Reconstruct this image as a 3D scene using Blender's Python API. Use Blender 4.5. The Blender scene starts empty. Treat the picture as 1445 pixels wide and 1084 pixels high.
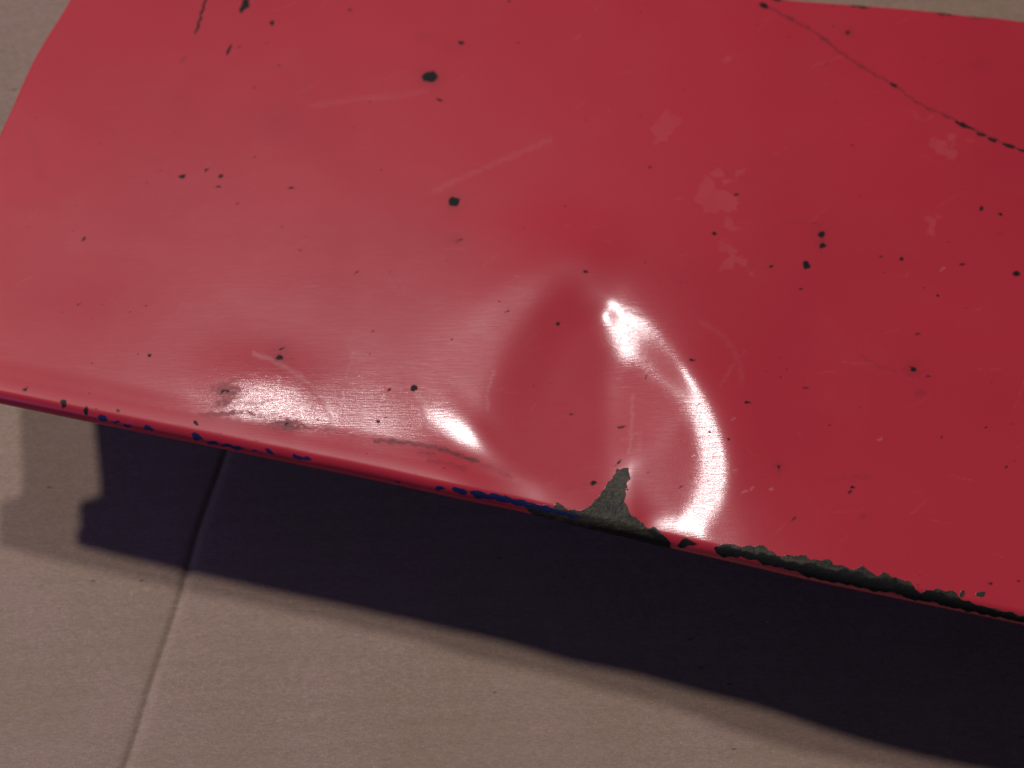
import bpy, math
import numpy as np
from mathutils import Vector, Matrix
rad = math.radians
scene = bpy.context.scene

# ------------------------------------------------------------------ camera
TILT = rad(30.0); DIST = 0.50; HT = 0.050          # lean from vertical, distance, height of the painted face
W_AT = 0.300                                       # metres across the frame at the aim point
PW, PH = 1445.0, 1084.0
cam_loc = np.array([0.0, -DIST*math.sin(TILT), HT + DIST*math.cos(TILT)])
fwd = np.array([0.0, math.sin(TILT), -math.cos(TILT)])
rgt = np.array([1.0, 0.0, 0.0]); upv = np.cross(rgt, fwd)
cd = bpy.data.cameras.new('camera'); cam = bpy.data.objects.new('camera', cd)
scene.collection.objects.link(cam)
cam.matrix_world = Matrix(((rgt[0], upv[0], -fwd[0], cam_loc[0]), (rgt[1], upv[1], -fwd[1], cam_loc[1]),
                           (rgt[2], upv[2], -fwd[2], cam_loc[2]), (0, 0, 0, 1)))
cd.sensor_width = 36.0; cd.lens = 36.0*DIST/W_AT
cd.clip_start = 0.01; cd.clip_end = 50
cd.dof.use_dof = True; cd.dof.focus_distance = 0.480; cd.dof.aperture_fstop = 11.0
scene.camera = cam

def ray(px, py):                                   # photo coordinates to direction through the lens
    a = (np.asarray(px, float)-PW/2)/PW*W_AT/DIST
    b = -(np.asarray(py, float)-PH/2)/PW*W_AT/DIST
    return fwd + a[..., None]*rgt + b[..., None]*upv
def at(px, py, z):
    d = ray(px, py); t = (z-cam_loc[2])/d[..., 2]
    return cam_loc + d*np.asarray(t)[..., None]
def proj(P):
    q = P-cam_loc; w = q@fwd
    return (q@rgt)/w*DIST/W_AT*PW+PW/2, -(q@upv)/w*DIST/W_AT*PW+PH/2

# ------------------------------------------------------------------ light
w = bpy.data.worlds.new('World'); scene.world = w; w.use_nodes = True
bg = w.node_tree.nodes['Background']; bg.inputs[0].default_value = (0.80, 0.72, 0.95, 1); bg.inputs[1].default_value = 0.024

def lamp(name, loc, aim, energy, radius, col, kind='AREA'):
    l = bpy.data.lights.new(name, kind); l.energy = energy; l.color = col
    if kind == 'AREA': l.shape = 'DISK'; l.size = radius*2
    else: l.shadow_soft_size = radius
    o = bpy.data.objects.new(name, l); scene.collection.objects.link(o); o.location = loc
    o.rotation_euler = (Vector(aim)-Vector(loc)).to_track_quat('-Z', 'Y').to_euler()
    return o
corner = at(-60., 556., HT-0.0030)
sA = at(112., 776., 0.0); sB = at(-3., 774., 0.0)
dA = (corner-sA)/np.linalg.norm(corner-sA); dB = (corner-sB)/np.linalg.norm(corner-sB)
LA = corner+dA*2.5; LB = corner+dB*2.5
lamp('ceiling_lamp', LA, (0, 0, HT), 31.0, 0.075, (1.0, 0.86, 0.79))
lamp('ceiling_lamp', LB, (0, 0, HT), 22.0, 0.085, (1.0, 0.93, 0.92))
lamp('window_light', (-0.50, -0.34, 0.24), (-0.1, -0.05, 0.01), 0.52, 0.05, (0.36, 0.36, 1.0))

vs = scene.view_settings
scene.display_settings.display_device = 'sRGB'
vs.view_transform = 'Standard'; vs.look = 'None'; vs.exposure = 0; vs.gamma = 1; vs.use_curve_mapping = False

# ------------------------------------------------------------------ shape maths
def sstep(e0, e1, x):
    t = np.clip((x-e0)/(e1-e0), 0, 1); return t*t*(3-2*t)
def smooth_path(pts, n=8, closed=False):           # Catmull-Rom
    p = np.array(pts, float); N = len(p); out = []
    rng = range(N) if closed else range(N-1)
    for i in rng:
        if closed: a, b, c, d = p[(i-1) % N], p[i], p[(i+1) % N], p[(i+2) % N]
        else: a, b, c, d = p[max(i-1, 0)], p[i], p[i+1], p[min(i+2, N-1)]
        for k in range(n):
            t = k/n
            out.append(.5*((2*b)+(-a+c)*t+(2*a-5*b+4*c-d)*t*t+(-a+3*b-3*c+d)*t**3))
    if not closed: out.append(p[-1])
    return np.array(out)
def seg_dist(X, Y, a, b):
    ax, ay = a; bx, by = b; dx, dy = bx-ax, by-ay; L = dx*dx+dy*dy+1e-9
    t = np.clip(((X-ax)*dx+(Y-ay)*dy)/L, 0, 1)
    return np.hypot(X-ax-t*dx, Y-ay-t*dy), t
def poly_sd(X, Y, pts):                            # positive inside
    d = np.full(X.shape, 1e9); ins = np.zeros(X.shape, bool); n = len(pts)
    for i in range(n):
        a, b = pts[i], pts[(i+1) % n]
        d = np.minimum(d, seg_dist(X, Y, a, b)[0])
        c = ((a[1] > Y) != (b[1] > Y))
        xi = (b[0]-a[0])*(Y-a[1])/((b[1]-a[1]) if abs(b[1]-a[1]) > 1e-9 else 1e-9)+a[0]
        ins ^= (c & (X < xi))
    return np.where(ins, d, -d)
def path_dist(X, Y, pts):
    d = np.full(X.shape, 1e9)
    for a, b in zip(pts[:-1], pts[1:]): d = np.minimum(d, seg_dist(X, Y, a, b)[0])
    return d
def gauss(X, Y, cx, cy, sx, sy, ang=0):
    c, s = math.cos(rad(ang)), math.sin(rad(ang))
    u = (X-cx)*c+(Y-cy)*s; v = -(X-cx)*s+(Y-cy)*c
    return np.exp(-.5*((u/sx)**2+(v/sy)**2))

sil_x = [-400, -60, 0, 250, 530, 729, 860, 974, 1060, 1165, 1445, 1800]
sil_y = [492, 556, 569, 620, 677, 720, 752, 779, 798, 822, 880, 955]
SP = smooth_path(list(zip(sil_x, sil_y)), 6)
yfront = lambda x: np.interp(x, SP[:, 0], SP[:, 1]) - 21.0
BP = smooth_path([(-400, -60), (100, -42), (600, -26), (1000, -9), (1120, 3), (1200, 9), (1290, 16), (1380, 26), (1445, 33), (1800, 88)], 6)
yback = lambda x: np.interp(x, BP[:, 0], BP[:, 1])
LP = smooth_path([(138, -80), (120, -42), (99, 0), (66, 53), (46, 90), (21, 147), (4, 186), (-10, 240), (-18, 310), (-18, 400), (-19, 470), (-30, 486), (-50, 496), (-54, 520), (-56, 620)], 6)
xleft = lambda y: np.interp(y, LP[:, 1], LP[:, 0])

DENT = smooth_path([(690, 800), (655, 690), (668, 590), (700, 500), (745, 425), (805, 378), (868, 395), (925, 462), (978, 535), (1010, 600), (1026, 650), (1024, 700), (1000, 755), (970, 830)], 6, closed=True)
def blur(h, sg):                                   # sg in grid cells
    k = np.arange(-3*sg, 3*sg+1); g = np.exp(-.5*(k/sg)**2); g /= g.sum()
    p = np.pad(h, ((3*sg, 3*sg), (0, 0)), mode='reflect', reflect_type='odd'); h = sum(g[i]*p[i:i+h.shape[0]] for i in range(len(k)))
    p = np.pad(h, ((0, 0), (3*sg, 3*sg)), mode='reflect', reflect_type='odd'); return sum(g[i]*p[:, i:i+h.shape[1]] for i in range(len(k)))
def raw_height(X, Y, k1=6, k2=2):                                  # millimetres above the flat, over the face
    h = np.zeros(X.shape)
    # overall crown: falls away to the left, the back and the front edge
    h += -0.0000052*np.clip(560-X, 0, None)**2
    q = np.clip(Y-(yfront(X)-260), 0, None); h += -0.0000025*q**2
    h += -0.0210*np.clip(yfront(X)-Y, 0, None)      # the whole face leans back a little
    # long shallow waves of beaten sheet
    h += 0.22*np.sin(X/210+Y/330+.6)*np.cos(Y/170-X/520)*sstep(-60, 300, yfront(X)-Y)
    h += 0.0042*np.clip(X-500, 0, 1300)+.8+2.6*gauss(X, Y, 990, 700, 190, 260)
    # main fan-shaped dent
    sd = poly_sd(X, Y, DENT)
    wdt = np.interp(X, [650, 760, 860, 960, 1030], [85, 95, 80, 42, 40])
    dep = np.interp(X, [650, 800, 860, 940, 1030], [2.0, 2.7, 2.75, 1.7, .8])*(1-.40*sstep(-300, 40, Y-yfront(X)))
    wdt = wdt+25*sstep(-110, 0, Y-yfront(X))*sstep(880, 960, X)
    h += -dep*sstep(-8, wdt, sd)*sstep(300, 560, Y+.12*(X-800))**.5
    rim = np.interp(X, [640, 700, 800, 900, 1000], [.55, .5, .25, .2, .35])
    h += rim*np.exp(-.5*((sd+26)/np.interp(X, [640, 900, 1000], [30, 34, 46]))**2)*(sd < 60)
    # standing crease inside the dent, running down to the torn chip
    cr = smooth_path([(892, 440), (888, 480), (884, 540), (884, 600), (882, 660), (884, 720)], 5)
    xc = np.interp(Y, cr[:, 1], cr[:, 0]); side = X-xc
    h = blur(h, k1)
    wd = np.interp(Y, [440, 540], [12., 7.]); am = np.interp(Y, [440, 500, 560, 720], [.0, .08, .25, .2])
    h += am/(1+np.exp(-np.clip(side/wd, -30, 30)))*np.exp(-np.clip(side-9, 0, None)/34.)
    h = blur(h, k2)
    h += -1.3*sstep(620, 775, Y)*gauss(X, Y, 950, 700, 62, 1e4)   # the edge is folded down under the dent
    # small dents along the edge
    h += .85*gauss(X, Y, 365, 545, 62, 34, 8)-.25*gauss(X, Y, 440, 590, 26, 40, 30)
    h += .13*gauss(X, Y, 562, 585, 26, 30)
    h += .28*gauss(X, Y, 668, 604, 42, 13, 48)
    h += -.35*gauss(X, Y, 110, 380, 60, 50)
    h += .42*sstep(46, 0, yfront(X)-Y)*(1-sstep(620, 760, X))     # faint bead ahead of the rolled edge
    return h

# Where the photograph shows the paint mirroring the lamps, the sheet must lean by a known amount: relax the
# beaten surface (projection between 'lean' and 'is a surface') until those spots have that lean and the rest not.
GLINTS = [[(868,440),(895,442),(917,463),(906,476),(894,490),(888,520),(882,530),(876,505),(868,475)],
 [(946,508),(958,509),(977,526),(993,548),(1008,575),(1020,605),(1028,640),(1029,670),(1022,702),(1005,730),(985,744),(958,740),(974,715),(985,690),(990,660),(989,625),(984,600),(976,570),(964,540)],
 [(604,578),(610,576),(638,602),(660,629),(655,634),(630,610)], [(312,580),(335,562),(380,555),(428,562),(440,580),(425,595),(380,600),(330,595)],
 [(900,737),(930,733),(990,741),(985,748),(935,746)]]
def relax():
    st = 3.0; gx = np.arange(140, 1220, st); gy = np.arange(240, 830, st); Xg, Yg = np.meshgrid(gx, gy)
    h0 = raw_height(Xg, Yg, 3, 1)
    P0 = at(Xg, Yg, np.full(Xg.shape, HT)); sx = np.gradient(P0[..., 0], axis=1)*1e3/1.0; sy = -np.gradient(P0[..., 1], axis=0)*1e3
    kx = 1/sx; ky = -1/sy                          # grid step to slope
    V = unit_(cam_loc-P0); H = unit_(unit_(LB-P0)+V); nx, ny = -H[..., 0]/H[..., 2], -H[..., 1]/H[..., 2]
    sd = np.full(Xg.shape, -999.)
    for g, inset in zip(GLINTS, (6, 6.5, 2, 10, 4)): sd = np.maximum(sd, poly_sd(Xg, Yg, smooth_path(g, 3, closed=True))-inset)
    far = np.clip(-sd, 0, None)
    cap = np.interp(Xg, [200, 560, 700, 800, 860, 1160], [.045, .05, .055, .12, .10, .12])
    dmin = cap*(1-np.exp(-far/13.))*np.exp(-(far/85.)**2); dmin = np.where(sd > 0, 0, dmin); dmax = np.where(sd > 0, .012, 1e9)
    dmin = dmin*(1-.15*gauss(Xg, Yg, 925, 492, 26, 26))*sstep(250, 340, Yg)
    band = -25*sstep(440, 380, Yg)+poly_sd(Xg, Yg, smooth_path([(585,570),(625,490),(690,425),(785,365),(835,368),(760,418),(712,475),(688,540),(660,600),(620,600)], 3, closed=True))
    dmax = np.minimum(dmax, .088-.010*sstep(0, 25, band)+np.clip(-band, 0, None)*.004)
    dmin = dmin*(1-.45*np.exp(-.5*(((Xg-530)/22)**2+((Yg-580)/24)**2)))
    val = poly_sd(Xg, Yg, smooth_path([(706,520),(742,440),(800,398),(850,425),(862,520),(864,640),(830,690),(750,690),(700,640)], 3, closed=True))
    dmin = np.maximum(dmin, np.where(sd > -3, 0, .155*sstep(-12, 22, val))); dmax = np.minimum(dmax, .185+np.clip(-val, 0, None)*.01)
    inn = poly_sd(Xg, Yg, smooth_path([(898,530),(935,540),(965,590),(975,650),(965,705),(915,712),(896,640)], 3, closed=True))
    dmax = np.minimum(dmax, .105+np.clip(-inn, 0, None)*.006); dmin = np.maximum(dmin, .085*sstep(-6, 12, inn))
    ny_, nx_ = Xg.shape
    # forward differences; unknown correction c: zero on top/left/right, free at the bottom
    h = h0.copy()
    Dx = np.zeros((nx_-1, nx_)); i = np.arange(nx_-1); Dx[i, i] = -1; Dx[i, i+1] = 1
    Dy = np.zeros((ny_-1, ny_)); i = np.arange(ny_-1); Dy[i, i] = -1; Dy[i, i+1] = 1
    Ax = (Dx.T@Dx)[1:-1, 1:-1]; Ay = (Dy.T@Dy)[1:, 1:]
    wy = 0.75                                      # (sx/sy)^2
    ex, Ux = np.linalg.eigh(Ax); ey, Uy = np.linalg.eigh(Ay)
    den = ey[:, None]*wy+ex[None, :]
    for it in range(210):
        fx = (h@Dx.T); fy = Dy@h                   # per grid step
        cx = np.zeros_like(h); cx[:, :-1] += fx; cx[:, 1:] += fx; cx[:, 1:-1] *= .5
        cy = np.zeros_like(h); cy[:-1] += fy; cy[1:] += fy; cy[1:-1] *= .5
        e1, e2 = cx*kx-nx, cy*ky-ny; m = np.hypot(e1, e2)+1e-9
        k = np.where(m > dmax, dmax/m, np.where(m < dmin, dmin/m, 1.0))-1
        a1, a2 = e1*k/kx, e2*k/ky                  # wanted change of gradient, per grid step
        r = np.zeros_like(h); b1 = .5*(a1[:, 1:]+a1[:, :-1]); b2 = .5*(a2[1:]+a2[:-1])
        r += b1@Dx + wy*(Dy.T@b2)
        q = r[1:, 1:-1]; c = Uy@((Uy.T@q@Ux)/den)@Ux.T
        h[1:, 1:-1] += 0.9*c
        if it % 4 == 3: h[3:-3, 3:-3] = (h0+blur(h-h0, 1))[3:-3, 3:-3]*.5+h[3:-3, 3:-3]*.5
    return gx, gy, blur(h-h0, 2)
def unit_(v): return v/np.linalg.norm(v, axis=-1, keepdims=True)
RX, RY, RC = relax()
def height(X, Y):
    h = raw_height(X, Y)
    i = np.clip((X-RX[0])/3.0, 0, len(RX)-1.001); j = np.clip((Y-RY[0])/3.0, 0, len(RY)-1.001)
    i0 = i.astype(int); j0 = j.astype(int); u = i-i0; v = j-j0
    c = RC[j0, i0]*(1-u)*(1-v)+RC[j0, i0+1]*u*(1-v)+RC[j0+1, i0]*(1-u)*v+RC[j0+1, i0+1]*u*v
    c = c*sstep(140, 290, X)*(1-sstep(1060, 1215, X))*sstep(245, 330, Y)
    return h+blur(c, 3)

# ------------------------------------------------------------------ face + rolled edges
STEP = 1.6
ns = int(1760/STEP); nt = int(680/STEP)
s = np.linspace(0, 1, ns); t = np.linspace(0, 1, nt)
yl0, yl1 = float(yback(0.)), float(yfront(-40.))
yl = yl0+(yl1-yl0)*t; xl = xleft(yl)
xs = np.where(yl > 380, -18., xl)                  # the curve without the corner tab
X = xs[:, None]+(1700-xs[:, None])*s[None, :]+(xl-xs)[:, None]*(1-sstep(0, .045, s))[None, :]
Y = yback(X)*(1-t[:, None])+yfront(X)*t[:, None]
rng = np.random.default_rng(4)
def ext(A, e=30):                                   # carry the grid on past both edges so smoothing has something to lean on
    i = np.arange(1, e+1)[:, None]
    return np.concatenate([A[:1]-(A[1:2]-A[:1])*i[::-1], A, A[-1:]+(A[-1:]-A[-2:-1])*i], 0)
F = at(X, Y, HT+height(ext(X), ext(Y))[30:-30]*1e-3)                 # rows back > front
def unit(v): return v/np.maximum(np.linalg.norm(v, axis=-1, keepdims=True), 1e-12)
def roll(edge, inner, r, phi_end, n, tail):        # roll the sheet over past an edge
    tan = unit(np.gradient(edge, axis=0)); k = 9
    pad = np.pad(tan, ((k, k), (0, 0)), mode='edge'); tan = unit(sum(pad[i:i+len(tan)] for i in range(2*k+1)))
    out = unit(np.cross(tan, [0, 0, 1.])); d = edge-inner
    sgn = np.sign(np.sum(out*d, axis=1)).mean(); out = out*(1 if sgn > 0 else -1)
    beta = np.arctan2(-d[:, 2], np.sum(out*d, axis=1)); beta = np.clip(beta, -.25, .7)
    rows = []
    for i in range(1, n+1):
        ph = beta+(phi_end-beta)*i/n
        rows.append(edge+out*(r*(np.sin(ph)-np.sin(beta)))[:, None]-np.array([0, 0, 1.])*(r*(np.cos(beta)-np.cos(ph)))[:, None])
    last = rows[-1]
    for dist_o, dist_z in tail: rows.append(last+out*dist_o-np.array([0, 0, dist_z])); 
    return rows
R_F = 0.0030
# slight unevenness of the rolled edge
fr = roll(F[-1], F[-3], R_F, rad(165), 26, [(-0.003, 0.0), (-0.008, 0.0)])
bk = roll(F[0], F[2], 0.0016, rad(90), 10, [(0, 0.006), (0, 0.02), (0, HT-0.0030)])
body_rows = np.concatenate([F, np.array(fr)], axis=0)

def grid_mesh(name, P, flip=False):
    nr, nc = P.shape[:2]
    me = bpy.data.meshes.new(name)
    me.vertices.add(nr*nc); me.vertices.foreach_set('co', P.reshape(-1).astype(np.float32))
    i = np.arange(nr-1)[:, None]*nc+np.arange(nc-1)[None, :]
    q = np.stack([i, i+nc, i+nc+1, i+1], -1) if not flip else np.stack([i, i+1, i+nc+1, i+nc], -1)
    q = q.reshape(-1, 4); nf = len(q)
    me.loops.add(nf*4); me.loops.foreach_set('vertex_index', q.reshape(-1).astype(np.int32))
    me.polygons.add(nf); me.polygons.foreach_set('loop_start', np.arange(0, nf*4, 4, dtype=np.int32))
    me.polygons.foreach_set('loop_total', np.full(nf, 4, np.int32))
    me.polygons.foreach_set('use_smooth', np.ones(nf, bool))
    me.update(calc_edges=True); me.validate()
    return me
def attr(me, name, v):
    a = me.attributes.new(name, 'FLOAT', 'POINT'); a.data.foreach_set('value', v.reshape(-1).astype(np.float32))

# ------------------------------------------------------------------ wear marks and painted edge shade, as distance fields in paint coordinates
BLACK = [  # x, y, rx, ry, angle
 (607,109,11,8,-10),(641,285,8,7.5,-30),(346,6,6,9,25),(341,13,4,5,10),(383,32,3.6,3,0),(322,72,2.6,6.5,12),(326,66,2.5,4,20),
 (1078,8,6,4,20),(1197,46,3.5,3,0),(1159,331,4.5,6,-10),(1161,347,4,3.5,0),(1138,374,6.5,5,25),(1130,408,3,1.8,0),
 (1007,329,4,2.6,0),(1040,275,3,1.5,0),(1385,294,4,3.4,-20),(1412,303,3,2.6,0),(1434,387,5.5,3.4,10),(1357,373,4.5,2,5),
 (1323,417,3,1.8,0),(1272,366,3.5,2.6,-20),(1288,521,5,3.6,-15),(1310,531,3,1.8,-20),(1137,547,5,1.6,0),
 (1055,569,3.6,2,0),(977,508,3.6,2.4,-15),(1002,609,3,2.2,0),(1028,621,2.6,2,0),(1203,688,3.8,2,-5),(1200,695,3.2,1.8,0),
 (917,237,3,1.6,0),(620,141,4,1.8,0),(651,60,3.8,2.4,-15),(494,13,3,1.6,-10),(718,2,3,1.6,0),(649,339,4,1.6,-15),
 (827,384,3.4,1.8,-20),(787,457,3.4,2.4,-15),(584,548,4,3.6,-20),(549,550,2.6,1.8,0),(533,594,3,2,0),(545,588,3,1.4,-20),
 (877,603,4.4,2,-15),(838,682,6.5,3,0),(210,502,4.5,1.8,-35),(112,429,3.5,1.4,-25),(36,549,4,1.8,-30),
 (257,249,4.5,2.6,-10),(292,240,4,1.6,-20),(312,249,3.4,2,-15),(308,264,4,1.5,-10),(335,287,3,1.5,-20),(411,266,4,1.7,-15),
 (118,337,3.5,1.3,-30),(502,385,4.5,1.6,-35),(395,505,4.6,3,0),(397,492,4,1.8,-20),(90,570,5,6,10),(277,597,3,3,0),
 (121,580,3.6,5,-15),(63,54,3.2,2.4,0),(806,585,2.5,1.3,0),(1099,660,2.4,1.8,0),(1121,732,3.6,1.4,-35),(1420,660,2,2,0),
 (405,599,3,2,-10),(322,552,3,2,-5),(313,554,6,1.8,-30),(872,653,6,1.6,-30),(1397,823,2.6,1.6,0),(1437,821,2.2,1.6,0),
 (637,480,2.2,1.4,-20),(715,440,3,1.1,-20),(912,532,3.2,1.2,-40),(1400,540,2,1.2,0),(1100,505,2.4,1.2,0),(1295,472,3,1.2,-15),
 (1330,618,2.6,1.2,-10),(1390,603,2.4,1.1,0),(1243,362,2.6,1.4,0),(1088,376,2.4,1.4,0),(960,688,2.4,1.2,-30),(885,690,1.5,1,0)]
for _ in range(150):                               # pinhole chips all over
    BLACK.append((rng.uniform(0, 1445), rng.uniform(0, 850), rng.uniform(.7, 1.5), rng.uniform(.5, .9), rng.uniform(-40, 20)))
BLUE = [(145,590,8,3.6,28),(180,600.5,5,2.4,8),(209,604,8,3.6,12),(277,616,10,4,26),(300,625.5,10,2.6,12),(325,630,20,2.6,12),
 (380,637,7,3.6,15),(420,645,9,3.2,18),(434,648,6,3.2,8),(620,689,8,3.6,14),(650,693,12,4.5,14),(680,699,20,5,14),(700,702,15,5.5,14),
 (722,707,22,5,16),(745,712,18,4.5,16),(775,719,20,4,14),(800,726,22,3.4,13),(165,596,5,1.6,10),(360,637,8,1.6,12),(560,680,5,1.4,12)]
def ell(X, Y, e):
    cx, cy, rx, ry, an = e; c, s_ = math.cos(rad(an)), math.sin(rad(an))
    u = (X-cx)*c+(Y-cy)*s_; v = -(X-cx)*s_+(Y-cy)*c
    k = np.sqrt((u/rx)**2+(v/ry)**2)
    return (1-k)*min(rx, ry)
TORN = [(871,660),(876,663),(886,660),(889,668),(889,676),(884,683),(882,692),(882,704),(884,716),(891,725),(902,736),(910,743),(922,745),
 (934,752),(944,760),(946,772),(960,785),(900,790),(840,770),(800,745),(770,735),(745,722),(738,712),(750,711),(766,713),(779,716),(786,710),(794,713),
 (803,720),(815,720),(826,718),(838,708),(848,699),(853,688),(861,678),(869,670)]
SCRAPE_UP = [(1006,774),(1012,770),(1024,768),(1034,767),(1040,771),(1056,770),(1068,771),(1078,770),(1086,776),(1096,785),(1110,783),(1122,784),(1138,784),
 (1146,789),(1160,791),(1170,790),(1178,796),(1190,799),(1201,803),(1210,804),(1216,797),(1222,803),(1232,810),(1240,812),(1248,807),(1258,814),(1268,817),
 (1280,819),(1290,828),(1298,838),(1308,834),(1322,831),(1333,833),(1345,834),(1352,840),(1362,848),(1380,853),(1400,858),(1425,864),(1460,873),(1600,903),(1760,938)]
SCRAPE_LO = [(1760,950),(1600,913),(1445,879),(1400,870),(1350,859),(1335,857),(1325,852),(1300,848),(1280,845),(1270,838),(1250,836),(1230,834),(1200,826),(1170,821),(1140,815),
 (1120,806),(1080,797),(1060,789),(1044,786),(1022,787),(1012,782)]
SCRAPE = SCRAPE_UP+SCRAPE_LO
MID = [(1006,770),(1040,778),(1075,783),(1110,793),(1150,800),(1200,809),(1250,819),(1290,829),(1320,837),(1360,848),(1445,874),(1760,945)]
def marks(X0, Y0):
    X = X0+.9*np.sin(X0/3.1+Y0/4.7)+.7*np.sin(Y0/2.3-X0/6.1+2); Y = Y0+.8*np.sin(X0/2.7-Y0/5.3+1)+.5*np.sin(X0/7.7+Y0/3.3)
    Xs = X+7*np.sin(Y0/11+X0/29)+5*np.sin(Y0/6.3-X0/14+2)+3*np.sin(X0/5.1+Y0/3.9); Ys = Y+6*np.sin(X0/12.7-Y0/31+1)+4*np.sin(X0/6.9+Y0/9.7)+2.5*np.sin(X0/3.7-Y0/4.1)
    sh = X.shape; ok = np.ones(sh, bool)
    out = {k: np.full(sh, -8.) for k in ('chip_shade', 'blue', 'primer')}
    def put(key, e, m=14):
        box = (abs(X-e[0]) < e[2]+m) & (abs(Y-e[1]) < e[2]+m+e[3])
        if box.any(): out[key][box] = np.maximum(out[key][box], ell(X[box], Y[box], e))
    for e in BLACK: put('chip_shade', e)
    for e in BLUE: put('blue', e)
    for e in [(1384,839,7,4.5,-25),(1358,838,4,5,0),(167,580,3,3,0),(788,716,5,5,0)]: put('primer', e)
    def zone(x0, x1, y0, y1): return (X > x0) & (X < x1) & (Y > y0) & (Y < y1)
    z = zone(720, 1000, 640, 830); out['primer'][z] = np.maximum(out['primer'][z], poly_sd(X[z], Y[z], TORN))
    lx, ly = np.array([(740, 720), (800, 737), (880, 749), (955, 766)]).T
    out['chip_shade'][z] = np.maximum(out['chip_shade'][z], np.minimum(poly_sd(X[z], Y[z], TORN), (Y[z]-np.interp(X[z], lx, ly))*.35))  # shade of the turned-away lower roll, painted black over the torn primer
    z = zone(990, 1800, 750, 1000); v = poly_sd(X[z], Y[z], SCRAPE); out['primer'][z] = np.maximum(out['primer'][z], v)
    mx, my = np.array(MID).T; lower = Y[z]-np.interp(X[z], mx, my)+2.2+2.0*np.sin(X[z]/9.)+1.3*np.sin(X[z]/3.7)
    out['chip_shade'][z] = np.maximum(out['chip_shade'][z], np.minimum(v, lower))  # black lower scrape: bare metal, with the roll's own shade painted in
    for pl in ([(913,746),(920,746),(930,753),(940,757),(946,766),(940,772),(922,760)], [(955,772),(962,762),(968,759),(978,764),(985,769),(975,771),(960,774)]):
        z = zone(900, 1000, 735, 790); out['chip_shade'][z] = np.maximum(out['chip_shade'][z], poly_sd(X[z], Y[z], pl))
    # black dashes on the long crack
    for a, b, r in (((1350,172),(1368,181),2.2),((1364,178),(1374,183),1.6),((1381,188),(1390,192),2.),((1396,196),(1405,199),2.2),((1416,204),(1430,208),2.3),
                    ((1437,210),(1460,218),1.9),((1257,118),(1265,122),2.),((291,-5),(285,20),2.2),((286,18),(275,48),1.5),((1480,224),(1530,240),2)):
        z = zone(min(a[0],b[0])-15, max(a[0],b[0])+15, min(a[1],b[1])-15, max(a[1],b[1])+15)
        if z.any(): out['chip_shade'][z] = np.maximum(out['chip_shade'][z], r-seg_dist(X[z], Y[z], a, b)[0])
    # worn back edge
    wb = 3.2-abs(Y-yback(X)+1.0)+1.6*np.sin(X*.11)+1.4*np.sin(X*.047+1)-3.9; out['chip_shade'] = np.maximum(out['chip_shade'], np.where(X > 600, wb, -8))
    # soft dark soiling
    dk = np.zeros(sh)
    def line(dst, pts, r, a, soft=1.5, fade=True):
        p = np.array(pts, float); z = zone(p[:, 0].min()-20, p[:, 0].max()+20, p[:, 1].min()-20, p[:, 1].max()+20)
        if z.any():
            sp = smooth_path(pts, 5) if len(pts) > 2 else p
            d = path_dist(X[z], Y[z], sp); dst[z] = np.maximum(dst[z], a*np.exp(-.5*(np.clip(d-r+1, 0, None)/soft)**2))
    line(dk, [(1080,8),(1110,24),(1150,46),(1200,84),(1262,121),(1300,148),(1340,166),(1372,182),(1445,213),(1560,250)], 1.5, .85, .9)
    line(dk, [(530,622),(575,625),(620,633),(655,645),(673,651)], 1.8, 1.0, 1.6)
    line(dk, [(605,650),(630,654),(656,662)], 1.4, .4, 2.5); line(dk, [(593,638),(612,640)], 1.4, .55, 2.5)
    line(dk, [(680,655),(700,663),(722,674)], 1, .3, 2.2); line(dk, [(286,586),(308,584),(332,583)], 1.4, .6, 2)
    line(dk, [(390,597),(440,604),(470,606)], 1.2, .35, 2); line(dk, [(255,87),(262,82)], 1, .6, 1.5); line(dk, [(298,548),(345,532)], 1, .35, 2.2)
    line(dk, [(1217,503),(1240,517),(1262,523)], .8, .3, 1.4); line(dk, [(1165,680),(1190,675),(1230,672)], .8, .22, 2.5)
    line(dk, [(1092,318),(1120,314),(1150,316),(1166,310)], .6, .22, 1.2); line(dk, [(870,436),(895,442),(906,447)], .8, .3, 1.6)
    line(dk, [(795,692),(815,687),(835,683)], .6, .35, 1.2); line(dk, [(1405,331),(1418,330)], .7, .5, 1)
    for (cx, cy, sx, sy, an, a) in ((390,170,26,22,0,.16),(322,552,15,6,0,.9),(316,568,13,4,-10,.75),(405,600,15,6,0,.85),(352,583,22,2.5,8,.5),(362,568,16,2,-6,.4),(500,340,60,20,0,.05),(1288,521,9,8,0,.4),
        (607,109,13,10,0,.4),(1159,338,6,12,0,.45),(640,285,10,10,0,.3),(48,210,5,30,-14,.10),(70,255,28,4,30,.09),(50,290,50,4,5,.08),(180,205,50,5,35,.08),
        (598,53,8,5,0,.22),(637,66,14,8,0,.14),(1383,91,6,4,0,.35),(1197,46,6,5,0,.35),(1299,554,5,4,0,.4),(1099,660,5,5,0,.4),(395,500,10,14,0,.35),(645,338,10,4,-10,.25),
        (425,125,18,5,40,.08),(250,140,12,10,0,.12),(1050,250,60,40,0,.04),(1220,730,5,3,0,.4),(500,560,40,10,10,.12),(350,595,60,8,4,.18)):
        z = (abs(X-cx) < 3.2*max(sx, sy)) & (abs(Y-cy) < 3.2*max(sx, sy)); dk[z] += a*gauss(X[z], Y[z], cx, cy, sx, sy, an)
    # pale dried stains and hairline scratches
    pl = np.zeros(sh)
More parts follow.
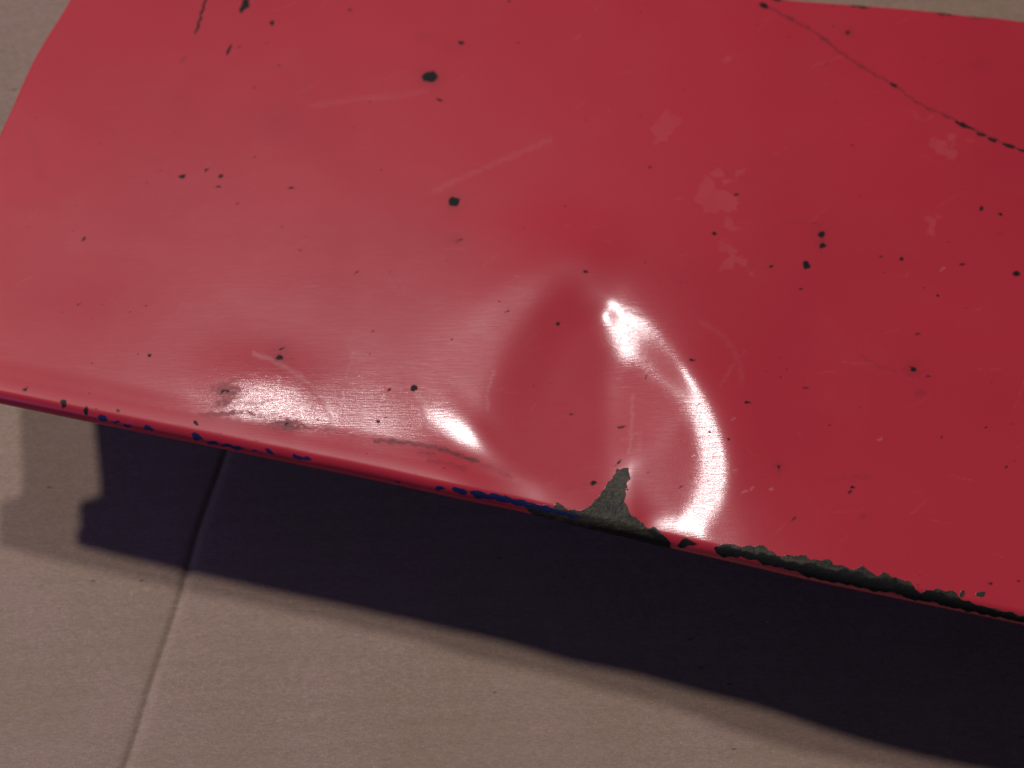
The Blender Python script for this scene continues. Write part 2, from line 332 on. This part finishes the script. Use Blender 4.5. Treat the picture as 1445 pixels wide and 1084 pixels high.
    for (cx, cy, rx, ry, an, a) in ((928,183,15,9,-10,1),(938,178,13,14,10,1),(946,186,7,7,0,.9),(1012,288,26,20,-25,.9),(1006,278,18,20,0,.9),(1018,243,8,7,0,.9),(1046,246,18,6,-12,.55),
        (1038,372,28,9,28,.7),(1020,355,16,12,20,.6),(1034,318,12,14,-20,.45),(1335,204,16,14,0,.7),(1328,195,10,16,0,.4),(1312,317,8,8,0,.75),(1315,226,6,7,0,.5),(1326,245,5,12,0,.4),
        (1215,132,28,7,25,.35),(1190,165,60,6,-4,.25),(1290,163,36,6,-8,.4),(1240,190,14,9,0,.25),(1365,203,16,6,5,.35),(1018,82,14,6,-20,.5),(804,314,6,3,0,.8),(838,316,14,7,20,.3),
        (855,346,9,2,0,.5),(245,440,20,4,-14,.5),(262,433,8,4,0,.6),(300,455,6,2,-20,.4),(1270,391,4,1.6,0,.9),(1150,420,30,10,0,.12)):
        z = (abs(X-cx) < rx+ry+28) & (abs(Y-cy) < rx+ry+28); v = ell(Xs[z], Ys[z], (cx, cy, rx, ry, an)); pl[z] = np.maximum(pl[z], a*sstep(-7, 6, v))
    wl = np.zeros(sh)
    line(wl, [(612,270),(650,252),(700,230),(775,198)], .7, .2, 2.6); line(wl, [(440,150),(500,141),(560,136),(602,128)], .8, .12, 3)
    line(wl, [(360,500),(390,512),(430,538),(458,570),(470,600),(468,612)], 1.3, .55, 2.6); line(wl, [(498,498),(488,530),(476,575),(470,604)], .8, .3, 1.8)
    line(wl, [(696,525),(688,550),(687,580)], .9, .4, 1.8); line(wl, [(584,555),(596,575),(604,605)], 1, .4, 3); line(wl, [(892,560),(892,590),(888,640)], .9, .35, 2)
    line(wl, [(1016,545),(1036,512)], .8, .15, 1.5); line(wl, [(880,622),(902,612),(900,640)], .8, .2, 3); line(wl, [(990,455),(1024,478),(1044,515),(1046,540)], .8, .10, 3)
    for i in range(170):                           # fine random hairlines
        x0, y0 = rng.uniform(0, 1445), rng.uniform(0, 800); a = rng.normal(-22, 24); L = rng.uniform(5, 45)
        if i % 3 == 0: x0, y0 = rng.normal(520, 160), rng.normal(560, 60)
        line(wl, [(x0, y0), (x0+L*math.cos(rad(a)), y0+L*math.sin(rad(a)))], .5, rng.uniform(.06, .32), .7)
    for (x0, y0) in ((1036,665),(1060,690),(1050,695),(1088,690),(1035,592),(1016,642),(985,570),(977,645),(1240,620),(1330,380)):
        line(wl, [(x0-2, y0+1), (x0+3, y0-2)], 1., .9, .8)
    out['worn'] = sstep(-34, -14, Y-yfront(X))*(1-sstep(700, 800, X))
    out['soil'] = np.clip(dk, 0, 1); out['stain'] = np.clip(pl, 0, 1); out['hair'] = wl
    # beaten, scuffed zones where the paint is rubbed
    out['rub'] = np.clip(1.0*gauss(X, Y, 380, 570, 90, 42, 8)+.5*gauss(X, Y, 560, 590, 90, 45, 12)+.7*gauss(X, Y, 900, 480, 50, 60)+.7*gauss(X, Y, 1000, 650, 45, 110)+.1*gauss(X, Y, 640, 500, 90, 70), 0, 1)
    return out

# ------------------------------------------------------------------ materials
class NT:
    def __init__(s, name):
        s.m = bpy.data.materials.new(name); s.m.use_nodes = True; s.t = s.m.node_tree; s.t.nodes.clear()
    def n(s, typ, props=None, **ins):
        nd = s.t.nodes.new(typ)
        for k, v in (props or {}).items(): setattr(nd, k, v)
        for k, v in ins.items():
            key = int(k[1:]) if k[0] == 'i' and k[1:].isdigit() else k.replace('_', ' ')
            if isinstance(v, bpy.types.NodeSocket): s.t.links.new(v, nd.inputs[key])
            else: nd.inputs[key].default_value = v
        return nd
    def attr(s, a): return s.n('ShaderNodeAttribute', {'attribute_name': a}).outputs['Fac']
    def math(s, op, a, b=0.0, c=0.0, clamp=False): return s.n('ShaderNodeMath', {'operation': op, 'use_clamp': clamp}, i0=a, i1=b, i2=c).outputs[0]
    def rng(s, v, a, b, c=0.0, d=1.0): return s.n('ShaderNodeMapRange', {'interpolation_type': 'SMOOTHSTEP'}, Value=v, From_Min=a, From_Max=b, To_Min=c, To_Max=d).outputs[0]
    def mix(s, f, a, b):
        nd = s.t.nodes.new('ShaderNodeMix'); nd.data_type = 'RGBA'
        for i, v in ((0, f), (6, a), (7, b)):
            if isinstance(v, bpy.types.NodeSocket): s.t.links.new(v, nd.inputs[i])
            else: nd.inputs[i].default_value = v
        return nd.outputs[2]
    def mixf(s, f, a, b): return s.math('ADD', s.math('MULTIPLY', s.math('SUBTRACT', b, a), f), a)
    def coord(s, scale=(1, 1, 1), rot=(0, 0, 0)):
        c = s.n('ShaderNodeTexCoord').outputs['Object']
        return s.n('ShaderNodeMapping', None, Vector=c, Scale=scale, Rotation=rot).outputs[0]
    def noise(s, vec, scale, detail=2., rough=.5, dist=0.): return s.n('ShaderNodeTexNoise', None, Vector=vec, Scale=scale, Detail=detail, Roughness=rough, Distortion=dist).outputs[0]

def paint_material(name):
    q = NT(name); co = q.coord()
    fine = q.noise(co, 2600, 3, .7); med = q.noise(co, 700, 3, .6); big = q.noise(co, 9, 3, .5); cloud = q.noise(co, 45, 4, .6)
    streak = q.noise(q.coord((1, 14, 1), (0, 0, rad(14))), 160, 4, .65); grain = q.noise(co, 5200, 2, .6)
    jit = q.math('ADD', q.math('MULTIPLY', q.math('SUBTRACT', fine, .5), 3.2), q.math('MULTIPLY', q.math('SUBTRACT', med, .5), 4.5))
    edge = lambda a, lo, hi, k=1.0: q.rng(q.math('ADD', q.attr(a), q.math('MULTIPLY', jit, k)), lo, hi)
    chip_shade = edge('chip_shade', -1.1, 1.2, .85); blue = edge('blue', -.6, .8, .8); prim = edge('primer', -.5, .7, .8)
    mod = q.rng(q.math('ADD', q.math('MULTIPLY', med, .6), q.math('MULTIPLY', streak, .4)), .36, .6, .25, 1.0)
    soil = q.math('MULTIPLY', q.attr('soil'), mod)
    stain = q.math('MULTIPLY', q.rng(q.math('ADD', q.attr('stain'), q.math('MULTIPLY', q.math('SUBTRACT', q.noise(co, 260, 4, .7), .5), 2.6)), .28, .62), q.math('MULTIPLY', q.rng(q.attr('stain'), .02, .5), q.rng(cloud, .3, .62, .5, 1.0)))
    hair = q.math('MULTIPLY', q.attr('hair'), q.rng(streak, .35, .6, .25, 1.0))
    red = q.mix(q.rng(big, .35, .65), (.435, .025, .046, 1), (.48, .029, .052, 1))
    red = q.mix(q.math('MULTIPLY', q.rng(cloud, .48, .75), .10), red, (.44, .06, .07, 1))
    red = q.mix(q.math('MULTIPLY', q.math('SUBTRACT', grain, .35), .35), red, (.26, .018, .03, 1))
    red = q.mix(q.math('MULTIPLY', stain, .09), red, (.62, .30, .26, 1))
    red = q.mix(q.math('MULTIPLY', hair, .45), red, (.70, .42, .42, 1))
    red = q.mix(q.math('MULTIPLY', soil, .85), red, (.035, .022, .024, 1))
    pc = q.mix(q.rng(streak, .35, .62), (.022, .023, .017, 1), (.056, .049, .031, 1))
    pc = q.mix(q.rng(q.noise(co, 330, 4, .7), .44, .58, 0, .75), pc, (.018, .019, .018, 1))
    pc = q.mix(q.rng(q.noise(co, 900, 3, .7), .56, .70, 0, .3), pc, (.11, .095, .065, 1))
    col = q.mix(prim, red, pc)
    col = q.mix(blue, col, (.009, .016, .075, 1))
    col = q.mix(chip_shade, col, q.mix(med, (.006, .007, .008, 1), (.018, .019, .019, 1)))
    bare = q.math('MAXIMUM', chip_shade, q.math('MAXIMUM', prim, blue))
    rub = q.attr('rub')
    ro = q.math('ADD', .36, q.math('MULTIPLY', q.math('SUBTRACT', cloud, .5), .04))
    ro = q.mixf(bare, ro, .48)
    coat = q.math('MULTIPLY', q.math('SUBTRACT', 1.0, bare), q.math('SUBTRACT', .64, q.math('ADD', q.math('MAXIMUM', q.math('MULTIPLY', soil, 1.5), q.math('MULTIPLY', stain, .5)), q.math('MULTIPLY', q.attr('worn'), .62))), clamp=True)
    cr = q.math('ADD', .14, q.math('MULTIPLY', q.rng(q.math('ADD', q.math('MULTIPLY', streak, .6), q.math('MULTIPLY', cloud, .4)), .4, .65), .04))
    cr = q.math('ADD', cr, q.math('MULTIPLY', q.attr('worn'), .16))
    # bump: orange peel, rubbed brushing, chip depth
    hgt = q.math('MULTIPLY', q.math('MULTIPLY', q.math('SUBTRACT', streak, .5), q.math('ADD', .015, q.math('MULTIPLY', rub, .42))), .00011)
    hgt = q.math('ADD', hgt, q.math('MULTIPLY', med, q.math('ADD', .0000035, q.math('MULTIPLY', rub, .000011))))
    hgt = q.math('SUBTRACT', hgt, q.math('MULTIPLY', prim, .00006))
    hgt = q.math('SUBTRACT', hgt, q.math('MULTIPLY', hair, .00002))
    hgt = q.math('ADD', hgt, q.math('MULTIPLY', q.math('MULTIPLY', med, prim), .0002))
    b = q.n('ShaderNodeBump', None, Strength=1.0, Distance=1.0, Height=hgt).outputs[0]
    p = q.n('ShaderNodeBsdfPrincipled', None, Base_Color=col, Roughness=ro, Normal=b, Coat_Weight=coat, Coat_Roughness=cr, Coat_Normal=b)
    q.t.links.new(q.mixf(chip_shade, .20, .08), p.inputs['Specular IOR Level'])
    o = q.n('ShaderNodeOutputMaterial'); q.t.links.new(p.outputs[0], o.inputs[0])
    return q.m
M_PAINT = paint_material('red_gloss_paint')

def cardboard_material():
    q = NT('cardboard'); co = q.coord()
    fib = q.noise(q.coord((1, 3.2, 1), (0, 0, rad(-28))), 520, 5, .7); fib2 = q.noise(q.coord((1, 3.5, 1), (0, 0, rad(8))), 260, 4, .65)
    cl = q.noise(co, 22, 4, .6); gr = q.noise(co, 2600, 2, .6)
    wv = q.n('ShaderNodeTexWave', {'wave_type': 'BANDS', 'bands_direction': 'Y', 'wave_profile': 'SIN'}, Vector=q.coord((1, 1, 1), (0, 0, rad(-3))), Scale=44., Distortion=1.2, Detail=1.).outputs['Fac']
    hue = q.noise(co, 420, 4, .75)
    c = q.mix(q.rng(q.math('ADD', q.math('MULTIPLY', cl, .5), q.math('MULTIPLY', hue, .5)), .40, .60), (.310, .236, .156, 1), (.374, .264, .208, 1))
    c = q.mix(q.math('MULTIPLY', q.rng(fib, .38, .64), .55), c, (.235, .175, .148, 1))
    c = q.mix(q.math('MULTIPLY', q.rng(fib2, .42, .7), .30), c, (.40, .325, .30, 1))
    c = q.mix(q.rng(gr, .38, .66, 0., .42), c, (.20, .155, .135, 1))
    c = q.mix(q.rng(q.noise(co, 1500, 3, .7), .54, .72, 0., .45), c, (.46, .38, .34, 1))
    # stray fibres: dark flecks and pale hairs
    v1 = q.n('ShaderNodeTexVoronoi', None, Vector=q.coord((1, 2.2, 1), (0, 0, rad(35))), Scale=75.)
    r1 = q.n('ShaderNodeSeparateColor', None, Color=v1.outputs['Color'])
    fl = q.math('MULTIPLY', q.rng(v1.outputs['Distance'], .03, .085, 1., 0.), q.math('GREATER_THAN', r1.outputs[0], .62))
    c = q.mix(q.math('MULTIPLY', fl, .65), c, (.09, .06, .05, 1))
    v2 = q.n('ShaderNodeTexVoronoi', None, Vector=q.coord((1, 3.4, 1), (0, 0, rad(48))), Scale=48.)
    r2 = q.n('ShaderNodeSeparateColor', None, Color=v2.outputs['Color'])
    fl2 = q.math('MULTIPLY', q.rng(v2.outputs['Distance'], .015, .045, 1., 0.), q.math('GREATER_THAN', r2.outputs[1], .75))
    c = q.mix(q.math('MULTIPLY', fl2, .6), c, (.75, .70, .68, 1))
    h = q.math('ADD', q.math('MULTIPLY', fib, .00006), q.math('MULTIPLY', fib2, .00006))
    h = q.math('ADD', h, q.math('MULTIPLY', wv, .00006)); h = q.math('ADD', h, q.math('MULTIPLY', cl, .0006))
    b = q.n('ShaderNodeBump', None, Strength=1.0, Distance=1.0, Height=h).outputs[0]
    p = q.n('ShaderNodeBsdfPrincipled', None, Base_Color=c, Roughness=.85, Normal=b); p.inputs['Specular IOR Level'].default_value = .15
    o = q.n('ShaderNodeOutputMaterial'); q.t.links.new(p.outputs[0], o.inputs[0])
    return q.m
M_CARD = cardboard_material()

# ------------------------------------------------------------------ cardboard
a0, a1 = at(np.array([326., 175.]), np.array([618., 1084.]), 0.0)
cdir = unit(a0-a1); cside = np.array([cdir[1], -cdir[0], 0.0])          # along the crease, and to its right
u = np.concatenate([np.linspace(-.55, -.03, 40), np.linspace(-.03, .03, 300)[1:], np.linspace(.03, .75, 50)[1:]])
v = np.linspace(-.45, .75, 260)
U, V = np.meshgrid(u, v)
wob = .0004*np.sin(V*55)+.0003*np.sin(V*131+1)
uu = U-wob
Z = -0.0007*np.exp(-(uu/.0014)**2)-0.0005*np.where(uu < 0, np.exp(uu/.0060), np.exp(-uu/.0025))
Z += .0006*np.sin(U*19+1)*np.sin(V*15)
YY = (a1+cdir*V[..., None]+cside*U[..., None])[..., 1]
Z += .26*(np.sqrt(np.clip(YY-.03, 0, None)**2+.02**2)-.02)   # the board lifts towards the back
P = a1+cdir*V[..., None]+cside*U[..., None]; P[..., 2] = Z
def ring_solid(P, thick):
    Q = P.copy(); Q[..., 2] = P[..., 2]-thick; return Q
def link(me, name, mat, parent=None):
    o = bpy.data.objects.new(name, me); scene.collection.objects.link(o); me.materials.append(mat)
    if parent: o.parent = parent
    return o
nr, nc = P.shape[:2]
# top sheet with turned-down rims gives the board its thickness
Pt = np.concatenate([P[:1]-[0, 0, .004], P, P[-1:]-[0, 0, .004]], 0)
Pt = np.concatenate([Pt[:, :1]-[0, 0, .004], Pt, Pt[:, -1:]-[0, 0, .004]], 1)
card = link(grid_mesh('cardboard_sheet', Pt, flip=True), 'cardboard_sheet', M_CARD)
card['label'] = 'brown corrugated cardboard with one straight fold line, lying under the red panel'; card['category'] = 'cardboard'

# ------------------------------------------------------------------ the red panel
panel = bpy.data.objects.new('metal_panel', None); scene.collection.objects.link(panel)
panel['label'] = 'dented red painted sheet metal panel with chipped front edge lying on cardboard'; panel['category'] = 'panel'
def painted(name, P, flip=False, label=None):
    me = grid_mesh(name, P, flip); x, y = proj(P.reshape(-1, 3)); m = marks(x, y)
    for k, vv in m.items(): attr(me, k, vv)
    o = link(me, name, M_PAINT, panel)
    if label: o['label'] = label
    return o
state = rng.bit_generator.state
def same(): rng.bit_generator.state = state
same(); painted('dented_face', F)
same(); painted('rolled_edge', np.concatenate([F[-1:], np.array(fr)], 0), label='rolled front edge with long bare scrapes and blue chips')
same(); painted('back_flange', np.concatenate([np.array(bk)[::-1], F[:1]], 0))
# left side: a small turned rim
lf = roll(F[:, 0], F[:, 2], 0.0012, rad(150), 8, [(-.003, 0)])
same(); painted('side_rim', np.concatenate([F[:, 0][None], np.array(lf)], 0), flip=True)
# underside skin, so the panel is a sheet with thickness from any side
M_DARK = NT('bare_underside'); dn = M_DARK.noise(M_DARK.coord(), 60, 4, .6)
pd = M_DARK.n('ShaderNodeBsdfPrincipled', None, Base_Color=M_DARK.mix(dn, (.03, .03, .032, 1), (.07, .06, .055, 1)), Roughness=.6)
M_DARK.t.links.new(pd.outputs[0], M_DARK.n('ShaderNodeOutputMaterial').inputs[0])
link(grid_mesh('underside', (F-[0, 0, .0009])[::6, ::6], flip=True), 'underside', M_DARK.m, panel)
